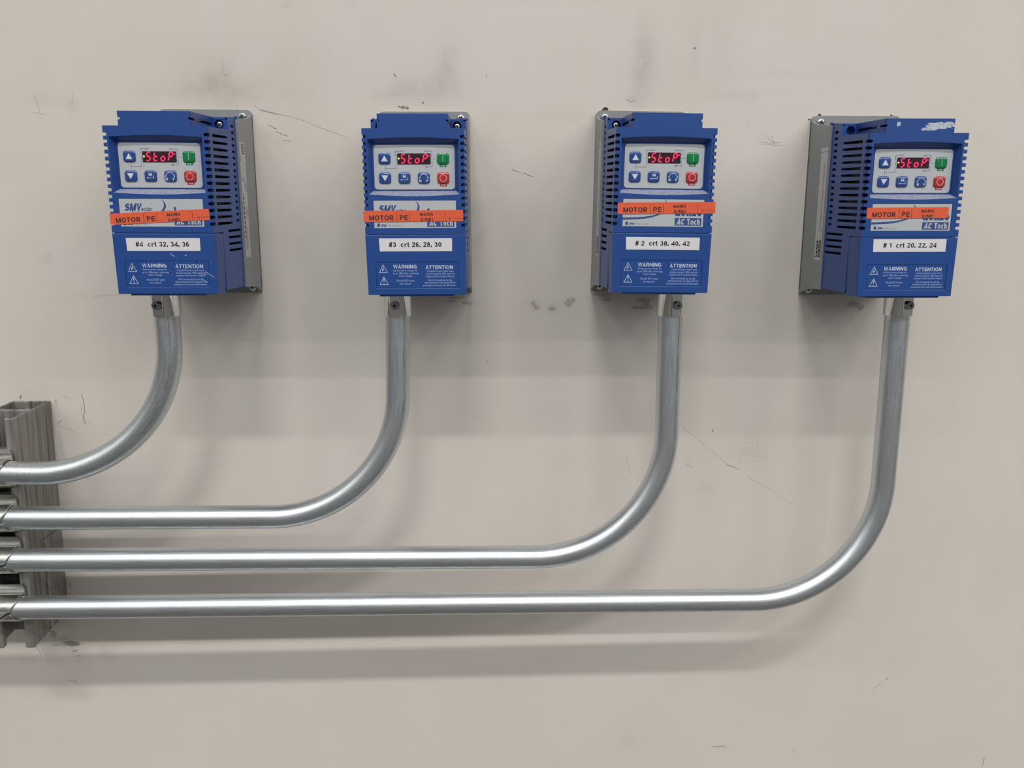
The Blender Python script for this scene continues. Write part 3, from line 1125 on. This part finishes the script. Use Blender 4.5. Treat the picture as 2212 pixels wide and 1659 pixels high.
@cached
def me_nameplate():
    mb = MB()
    w0 = D_ - .35
    mb.prism([rect(-36.4, 36.4, -7.9, 16.0)], FRONT, D_ - .65, w0, 0)
    w = w0 + .07
    word(mb, 'SMV', -31.9, -16.4, 5.6, 12.0, FRONT, w, 1, th=.25, gap=.05, shear=.25)
    word(mb, 'ector', -17.4, -7.8, 5.5, 9.0, FRONT, w, 1, th=.16, gap=.1, shear=.25)
    outer = smooth([(0.6, 16), (2.9, 13.6), (4.1, 11), (3.9, 8.5), (1.6, 5.3), (-3, 2.5), (-10, 0.2), (-20, -1.5), (-36.4, -2.3)])
    inner = smooth([(-36.4, -0.4), (-20, 0.3), (-10, 1.7), (-3, 3.9), (0.0, 5.9), (1.9, 8.6), (2.5, 11), (2.1, 13.2), (0.6, 16)])
    put_poly(mb, outer + inner[:-1], FRONT, w, 1)
    word(mb, 'L', 10.9, 15.4, 1.4, 9.0, FRONT, w, 1, th=.26)
    word(mb, 'enze', 15.9, 34.9, 1.4, 8.6, FRONT, w, 1, th=.25, gap=.1)
    put_poly(mb, rect(10.6, 34.8, -6.9, -.2), FRONT, w, 1)
    word(mb, 'AC', 12.2, 19.6, -6.1, -.9, FRONT, w + .07, 0, th=.24, gap=.02, shear=.18)
    word(mb, 'Tech', 21.6, 33.4, -6.1, -.9, FRONT, w + .07, 0, th=.23, gap=.08)
    put_poly(mb, [(-33.9, -6.7), (-31.3, -6.7), (-31.3, -4.3), (-32.0, -4.3), (-32.0, -3.7), (-33.1, -3.7), (-33.1, -4.3), (-33.9, -4.3)], FRONT, w, 1)
    word(mb, 'EPM', -30.2, -25.6, -6.6, -4.6, FRONT, w, 1, th=.24, gap=.07, shear=.25)
    put_text(mb, 'memory on board', -24.9, -12.4, -6.9, -4.8, FRONT, w, 2, shear=.28)
    return mb.mesh('nameplate', [M_WHITE, M_NAVY, plain('grey_blue_ink', (.20, .25, .38), .5)])


def me_sticker(W, H, ang, tail):
    """orange wiring strip sticker, origin at its centre"""
    mb = MB()
    c, s = math.cos(ang), math.sin(ang)

    def fn(u, v, w):
        return (c * u - s * v, -w, s * u + c * v)
    out = rrect(-W / 2, W / 2, -H / 2, H / 2, .9, 4)
    w0 = D_ + .12
    mb.prism([out], fn, D_ - .02 + .04, w0, 0)
    w = w0 + .06

    def X(a):
        return -W / 2 + a

    def Zt(a):
        return H / 2 - a * H / 9.8

    def t(st, a0, a1, d0, d1, **k):
        word(mb, st, X(a0), X(a1), Zt(d1), Zt(d0), fn, w, 1, **k)
    t('MOTOR', 5.0, 26.3, 4.1, 8.3, th=.18)
    t('PE', 32.0, 39.2, 4.0, 8.3, th=.18, gap=.17)
    t('MAINS', 49.9, 61.4, 2.1, 4.8, th=.19)
    t('(LINE)', 50.6, 61.2, 6.6, 9.2, th=.18)
    for a in (29.4, 40.8) + ((72.1,) if tail else ()):
        stroke(mb, [(X(a), Zt(1.6)), (X(a), Zt(9.6))], .3, fn, w, 1)
    if tail == 'z':
        t('Z', 75.4, 77.2, 6.3, 8.6, th=.12)
        stroke(mb, [(X(78.8), Zt(7.3)), (W / 2 - .3, Zt(7.3))], .22, fn, w, 1)
    elif tail == 'arrow':
        p = [(76.0, 7.0), (77.3, 6.1), (77.3, 6.6), (78.6, 6.6), (78.6, 7.4), (77.3, 7.4), (77.3, 7.9), (76.0, 7.0)]
        stroke(mb, [(X(a), Zt(b)) for a, b in p], .24, fn, w, 1)
        stroke(mb, [(X(78.9), Zt(7.0)), (W / 2 - .1, Zt(7.0))], .24, fn, w, 1)
    return mb.mesh('wiring_sticker', [M_ORANGE, M_BLACK])


def me_label(corners, text, f0, f1):
    """white printed strip; corners are (x0, x1, z0, z1)"""
    x0, x1, z0, z1 = corners
    mb = MB()
    mb.prism([[(x0 + .5, z0), (x1 - .1, z0 + .1), (x1, z1 - .3), (x1 - .4, z1), (x0, z1)]], FRONT, D_ + .03, D_ + .14, 0)
    W, H = x1 - x0, z1 - z0
    word(mb, text, x0 + f0 * W, x0 + f1 * W, z0 + .335 * H, z0 + .70 * H, FRONT, D_ + .2, 1, th=.178, gap=.105)
    return mb.mesh('circuit_label', [M_PAPER, M_BLACK])


def jag(mb, cx, cz, w, h, n, mi=0, ww=D_ + .08):
    ww += .012 * (len(mb.v) % 7)
    pts = []
    for k in range(n):
        a = 2 * PI * k / n
        r = R_.uniform(.62, 1.08)
        pts.append((cx + w * r * math.copysign(abs(math.cos(a)) ** .6, math.cos(a)), cz + h * r * math.copysign(abs(math.sin(a)) ** .6, math.sin(a))))
    mb.prism([pts], FRONT, ww - .05, ww, mi)


DRIVES = [
    # n, x, z, roll, conduit side, label
    dict(n=4, x=-222.57, z=.73, r=-.0009, side=-1,
         label='blue motor drive with white strip reading #4 crt 32, 34, 36',
         st=(87.0, 9.6, math.radians(2.95), 'arrow', -1.8, 0.55), lab=((-33.2, 31.7, -29.1, -17.8), '#4  crt 32, 34, 36', .13, .851)),
    dict(n=3, x=0.0, z=0.0, r=.0057, side=-1,
         label='blue motor drive with white strip reading #3 crt 26, 28, 30',
         st=(88.3, 9.8, math.radians(.35), 'z', -1.4, 2.55), lab=((-32.8, 32.4, -28.4, -16.9), '#3  crt 26, 28, 30', .137, .854)),
    dict(n=2, x=221.86, z=1.81, r=-.008, side=1,
         label='blue motor drive with white strip reading # 2 crt 38, 40, 42',
         st=(87.8, 10.0, math.radians(1.0), 'z', 2.7, 8.35), lab=((-32.8, 34.2, -28.6, -17.4), '# 2  crt 38, 40, 42', .13, .866)),
    dict(n=1, x=447.94, z=-1.51, r=.0032, side=1,
         label='blue motor drive with white strip reading # 1 crt 20, 22, 24',
         st=(74.8, 9.7, math.radians(.5), '', -3.9, 8.0), lab=((-33.1, 34.4, -26.8, -15.3), '# 1  crt 20, 22, 24', .141, .867)),
]
BTN = [('up', -26.1, 52.3, 'blue button with white up arrow'), ('down', -26.1, 35.6, 'blue button with white down arrow'),
       ('mode', -9.0, 35.6, 'blue button with white letter M and return arrow'), ('reverse', 8.2, 35.6, 'blue button with white letters R and F under a curved arrow'),
       ('run', 25.4, 52.2, 'green run button'), ('stop', 25.4, 35.5, 'red stop button')]
for d in DRIVES:
    t = thing('motor_drive', d['label'], 'motor drive', (d['x'], 0, d['z']), 'motor drives in a row on the wall', -d['r'])
    hs = bevel(link('heat_sink', me_heat_sink(), t), .4)
    for s in (1, -1):
        sl = link('side_label', me_side_label(s), hs)
        sl['label'] = 'white maker label with small black print'
    for sx in (-1, 1):
        for z in (102.6, -70.2):
            o = link('mounting_screw', me_screw(4.2, 2.8), t)
            o.location = (sx * 37.6 * MM, -4 * MM, z * MM)
            o.rotation_euler = (0, R_.uniform(0, 1.5), 0)
    bevel(link('housing', me_housing(), t), .3)
    link('circuit_module', me_module(), t)
    for sx in (-1, 1):
        if d['n'] == 1 and sx < 0:
            continue                                   # this hole is empty
        o = link('housing_screw', me_screw(3.3, 2.2), t)
        o.location = (sx * 36.2 * MM, -70.5 * MM, 86.0 * MM)
        o.rotation_euler = (0, R_.uniform(0, 1.5), 0)
    cv = bevel(link('terminal_cover', me_cover(), t), .45)
    wp = link('warning_print', me_warning(), cv)
    wp['label'] = 'pale printed warning text with two warning triangles'
    link('keypad_panel', me_keypad(), t)
    for kind, x, z, lab in BTN:
        o = link('push_button', me_button(kind), t)
        o.location = (x * MM, 0, z * MM)
        o['label'] = lab
    wn = link('display_window', me_window(), t)
    for ch, x in (('S', -9.7), ('t', -3.2), ('o', 3.0), ('P', 9.5)):
        o = link('display_digit', me_digit(ch), wn)
        o.location = (x * MM, 0, 52.3 * MM)
    for kind, x, z in (('amber', -13.6, 52.3), ('red', 13.1, 54.6)):
        o = link('indicator_light', me_dot(kind), wn)
        o.location = (x * MM, 0, z * MM)
        o['label'] = kind + ' indicator dot'
    o = link('nameplate', me_nameplate(), t)
    o['label'] = 'white nameplate with dark blue maker lettering'
    W, H, ang, tail, cx, cz = d['st']
    o = link('wiring_sticker', me_sticker(W, H, ang, tail), t)
    o.location = (cx * MM, 0, cz * MM)
    o['label'] = 'orange sticker reading MOTOR PE MAINS (LINE)'
    o = link('circuit_label', me_label(*d['lab']), t)
    o['label'] = 'white strip reading ' + ' '.join(d['lab'][1].split())
    if d['n'] == 1:
        mb = MB()
        jag(mb, 16, 83.6, 12, 3.2, 26)
        jag(mb, 9, 80.4, 9, 1.4, 18)
        jag(mb, 26, 85.2, 5.5, 1.6, 14)
        jag(mb, -19.6, 84.6, 1.8, 2.0, 10)
        o = link('adhesive_residue', mb.mesh('adhesive_residue', [M_RESID]), t)
        o['label'] = 'whitish torn adhesive residue'
    if d['n'] == 4:
        mb = MB()
        for (a, b), (c, e), wd in (((4.6, -31.4), (8.2, -34.0), .5), ((34.0, -47.5), (42.0, -52.3), .45), ((27.5, -49.0), (36, -50.2), .25),
                                   ((30.5, -53.5), (36.2, -57.2), .35), ((17.6, -32.6), (18.8, -33.0), .5)):
            n = 5
            pts = [(a + (c - a) * k / n + R_.uniform(-.25, .25), b + (e - b) * k / n + R_.uniform(-.25, .25)) for k in range(n + 1)]
            stroke(mb, pts, wd, FRONT, D_ + .06, 0)
        for _ in range(90):
            x, z = R_.gauss(20, 14), R_.gauss(-38, 10)
            if abs(x) < 43 and -65 < z < -15:
                jag(mb, x, z, R_.uniform(.08, .28), R_.uniform(.08, .22), 5)
        o = link('scratch_marks', mb.mesh('scratch_marks', [M_RESID]), t)
        o['label'] = 'white scratches and specks'


# ---------------------------------------------------------------- conduits
def tube(path, r, name, mat, n=32):
    mb_v, f, uv = [], [], []
    P = [Vector(p) for p in path]
    L = 0.0
    us = [0.0]
    for a, b in zip(P[:-1], P[1:]):
        L += (b - a).length
        us.append(L)
    for i, p in enumerate(P):
        tg = (P[min(i + 1, len(P) - 1)] - P[max(i - 1, 0)]).normalized()
        e2 = Vector((0, -1, 0))
        e2 = (e2 - tg * e2.dot(tg)).normalized()      # towards the viewer's side
        e1 = tg.cross(e2)
        for k in range(n):
            a = 2 * PI * k / n
            q = p + r * (math.cos(a) * e2 + math.sin(a) * e1)
            mb_v.append(tuple(c * MM for c in q))
    m = len(P)
    for i in range(m - 1):
        for k in range(n):
            k2 = (k + 1) % n
            f.append((i * n + k, i * n + k2, (i + 1) * n + k2, (i + 1) * n + k))
            v0, v1 = (k / n + .5) % 1.0, (k / n + .5) % 1.0 + 1.0 / n
            uv.append([(us[i] * MM, v0), (us[i] * MM, v1), (us[i + 1] * MM, v1), (us[i + 1] * MM, v0)])
    f.append(tuple(range(n)))
    uv.append([(0, 0)] * n)
    f.append(tuple((m - 1) * n + k for k in reversed(range(n))))
    uv.append([(0, 0)] * n)
    me = bpy.data.meshes.new(name)
    me.from_pydata(mb_v, [], f)
    ul = me.uv_layers.new(name='UVMap')
    li = 0
    for poly, q in zip(me.polygons, uv):
        poly.use_smooth = len(poly.vertices) == 4
        for c in q:
            ul.data[li].uv = c
            li += 1
    me.materials.append(mat)
    return link(name, me)


DY = 10.0
YH = -85.0                     # depth of the knockouts under the drives
CONDUITS = [
    # drive, top x, x at bend, z of run at bend, z of run at strut, bend radius, label
    (4, -244.4, -244.2, -245.0, -243.6, 130, 'short galvanised conduit, topmost run, bending straight up into drive #4'),
    (3, -22.6, -25.0, -294.3, -290.6, 128, 'galvanised conduit, second run from the top, rising to drive #3'),
    (2, 242.8, 244.0, -341.0, -335.3, 130, 'galvanised conduit, third run from the top, rising to drive #2'),
    (1, 468.2, 470.5, -392.0, -387.0, 128, 'longest galvanised conduit, lowest run, rising to drive #1'),
]
ZTOP = -74.0
for n, xt, xb, zb, zs, Rb, lab in CONDUITS:
    path = [(xt, YH, ZTOP)]
    z1 = zb + Rb
    for k in range(1, 9):
        path.append((xt + (xb - xt) * k / 8, YH, ZTOP + (z1 - ZTOP) * k / 8))
    def ydep(x):                   # the run leans out to lie on the face of the strut
        u = min(1.0, (xb - x) / (xb + 380))
        return YH - DY * u * u * (3 - 2 * u) if xb < -200 else YH - DY * u
    for k in range(1, 33):
        a = PI / 2 * k / 32
        x = xb - Rb + Rb * math.cos(a)
        path.append((x, ydep(x), z1 - Rb * math.sin(a)))
    x0 = xb - Rb
    xe = -1900.0
    m = 60
    for k in range(1, m + 1):
        x = x0 + (xe - x0) * k / m
        u = (x0 - x) / (x0 + 430)
        path.append((x, ydep(x), zb + (zs - zb) * min(u, 1.0)))
    o = tube(path, 11.7, 'conduit', M_CONDS if n == 4 else M_COND)
    o['label'], o['category'], o['group'] = lab, 'conduit', 'conduits from the drives to the strut'

# set-screw connectors under the drives
ANG = {4: -10, 3: -4, 2: 12, 1: 11}


@cached
def me_conn():
    mb = MB()
    n = 40
    rings = []
    for r, z in ((15.2, -65.6), (15.2, -67.6), (13.2, -68.4), (13.2, -90.6), (12.9, -91.0), (11.8, -91.0), (11.8, -78)):
        rings.append([(r * math.cos(2 * PI * k / n), r * math.sin(2 * PI * k / n), z) for k in range(n)])
    mb.loft(rings, 0, False, False, True)
    return mb.mesh('connector_body', [M_ZINC])


@cached
def me_conn_boss():
    mb = MB()
    # raised rib carrying the threaded hole
    mb.prism([rrect(-5.0, 5.0, -90.6, -69.0, 1.2, 3)], lambda u, v, w: (u, -w, v), 9, 14.2)
    return mb.mesh('screw_boss', [M_ZINC])


@cached
def me_setscrew():
    mb = MB()
    n = 20
    rings = []
    for r, h in ((4.2, 13.8), (4.2, 17.0), (3.8, 17.5), (2.6, 17.6)):
        rings.append([(r * math.cos(2 * PI * k / n), -h, -80 + r * math.sin(2 * PI * k / n)) for k in range(n)])
    mb.loft(rings, 0, False, True, False)
    put_poly(mb, [(x, z - 80) for x, z in rect(-2.2, 2.2, -.5, .5)], FRONT, 17.72, 1, .04)
    put_poly(mb, [(x, z - 80) for x, z in rect(-.5, .5, -2.2, 2.2)], FRONT, 17.72, 1, .04)
    return mb.mesh('set_screw', [plain('dark_zinc', (.30, .31, .32), .25, metal=1), M_BLACK])


for n, xt, *_ in CONDUITS:
    t = thing('conduit_connector', f'bright zinc set-screw connector under the drive marked #{n}', 'pipe fitting', (xt, YH, 0), 'connectors under the drives')
    t.rotation_euler = (0, 0, math.radians(ANG[n]))
    link('connector_body', me_conn(), t)
    bevel(link('screw_boss', me_conn_boss(), t), 1.2, 3)
    link('set_screw', me_setscrew(), t)

# ---------------------------------------------------------------- strut channel and clamps
ZT, ZB = -192.5, -439.5
TILT = 0.030
XR = -412.0                    # right flank at the wall, at the top


def strut_pt(x, y, z):
    """x measured from the right flank, y = distance from the wall"""
    return (XR + x + TILT * (z + 196.0) + 8.5 * y / 82.5, -y, z)


def channel_outline(web, sgn):
    """C section with inturned lips: web at y=web, mouth towards sgn"""
    T, Wd, Hh, lip, cur = 2.6, 41.3, 41.2, 9.5, 7.0

    def Y(a):
        return web + sgn * a
    o = [(0, Y(0)), (0, Y(Hh)), (-lip, Y(Hh)), (-lip, Y(Hh - cur)), (-lip + T, Y(Hh - cur)), (-lip + T, Y(Hh - T)), (-T, Y(Hh - T)), (-T, Y(T)),
         (-Wd + T, Y(T)), (-Wd + T, Y(Hh - T)), (-Wd + lip - T, Y(Hh - T)), (-Wd + lip - T, Y(Hh - cur)), (-Wd + lip, Y(Hh - cur)), (-Wd + lip, Y(Hh)), (-Wd, Y(Hh)), (-Wd, Y(0))]
    return o


st = thing('strut_channel', 'upright dull galvanised double strut channel at the left edge', 'strut', (XR - 20, 0, ZB))
off = Vector((XR - 20, 0, ZB))
for nm, web, sgn in (('rear_channel', 0.1, 1), ('front_channel', 41.4, 1)):
    mb = MB()
    mb.prism([channel_outline(web, sgn)], lambda u, v, w: tuple(Vector(strut_pt(u, v, w)) - off), ZB, ZT)
    bevel(link(nm, mb.mesh(nm, [M_STRUT]), st), 1.6, 3, 50)
mb = MB()
stroke(mb, [(8.5, -336.2), (26, -335.2), (44, -334.8)], .9, lambda u, v, w: tuple(Vector(strut_pt(w, u, v)) - off), .12, 0)
o = link('marker_line', mb.mesh('marker_line', [M_BLACK], False), st)
o['label'] = 'short black line drawn on the flank'


def ribbon(mb, pts, th):
    """strap bent in the y-z plane: pts = (y, z, half width)"""
    n = len(pts)
    v = []
    for i, (y, z, h) in enumerate(pts):
        a, b = pts[max(i - 1, 0)], pts[min(i + 1, n - 1)]
        dy, dz = b[0] - a[0], b[1] - a[1]
        L = math.hypot(dy, dz)
        ny, nz = -dz / L * th / 2, dy / L * th / 2
        v += [(-h, y + ny, z + nz), (h, y + ny, z + nz), (h, y - ny, z - nz), (-h, y - ny, z - nz)]
    f = []
    for i in range(n - 1):
        for k in range(4):
            a, b = 4 * i + k, 4 * i + (k + 1) % 4
            f.append((a, b, b + 4, a + 4))
    f += [(3, 2, 1, 0), tuple(4 * (n - 1) + k for k in range(4))]
    mb.add(v, f, 0, False)


@cached
def me_strap(s):
    mb = MB()
    r = 12.8
    pts = [(19, s * 19.5, 8), (15, s * 19.5, 9), (11.3, s * 19.3, 12), (8.5, s * 16.5, 15)]
    for k in range(0, 31):
        a = math.radians(52 + (172 - 52) * k / 30)
        h = 15.5 if k < 20 else 15.5 - (k - 20) * .45
        pts.append((r * math.cos(a), s * r * math.sin(a), h))
    pts += [(-15.5, s * 1.6, 9.5), (-22, s * 1.6, 8.5), (-27, s * 1.6, 7.0)]
    ribbon(mb, pts, 1.7)
    return mb.mesh('strap_half', [M_STRAP])


@cached
def me_clampbolt():
    mb = MB()
    n = 6
    for z0, z1, r, nn in ((-10, 10, 2.6, 16), (3.0, 7.2, 5.2, 6), (-6.0, -3.0, 5.2, 6)):
        rings = [[(r * math.cos(2 * PI * k / nn), -21 + r * math.sin(2 * PI * k / nn), z) for k in range(nn)] for z in (z0, z1)]
        mb.loft(rings, 0, True, True)
    return mb.mesh('clamp_bolt', [M_SCREW])


names = {4: 'topmost', 3: 'second from the top', 2: 'third from the top', 1: 'lowest'}
for n, xt, xb, zb, zs, Rb, lab in CONDUITS:
    yc = YH - DY
    xc = strut_pt(-20.6, 82.5, zs)[0] + 3.5
    t = thing('pipe_clamp', f'{names[n]} galvanised strap clamp holding its conduit to the strut', 'pipe clamp', (xc, yc, zs), 'strap clamps on the strut')
    for s in (1, -1):
        bevel(link('strap_half', me_strap(s), t), .4)
    link('clamp_bolt', me_clampbolt(), t)
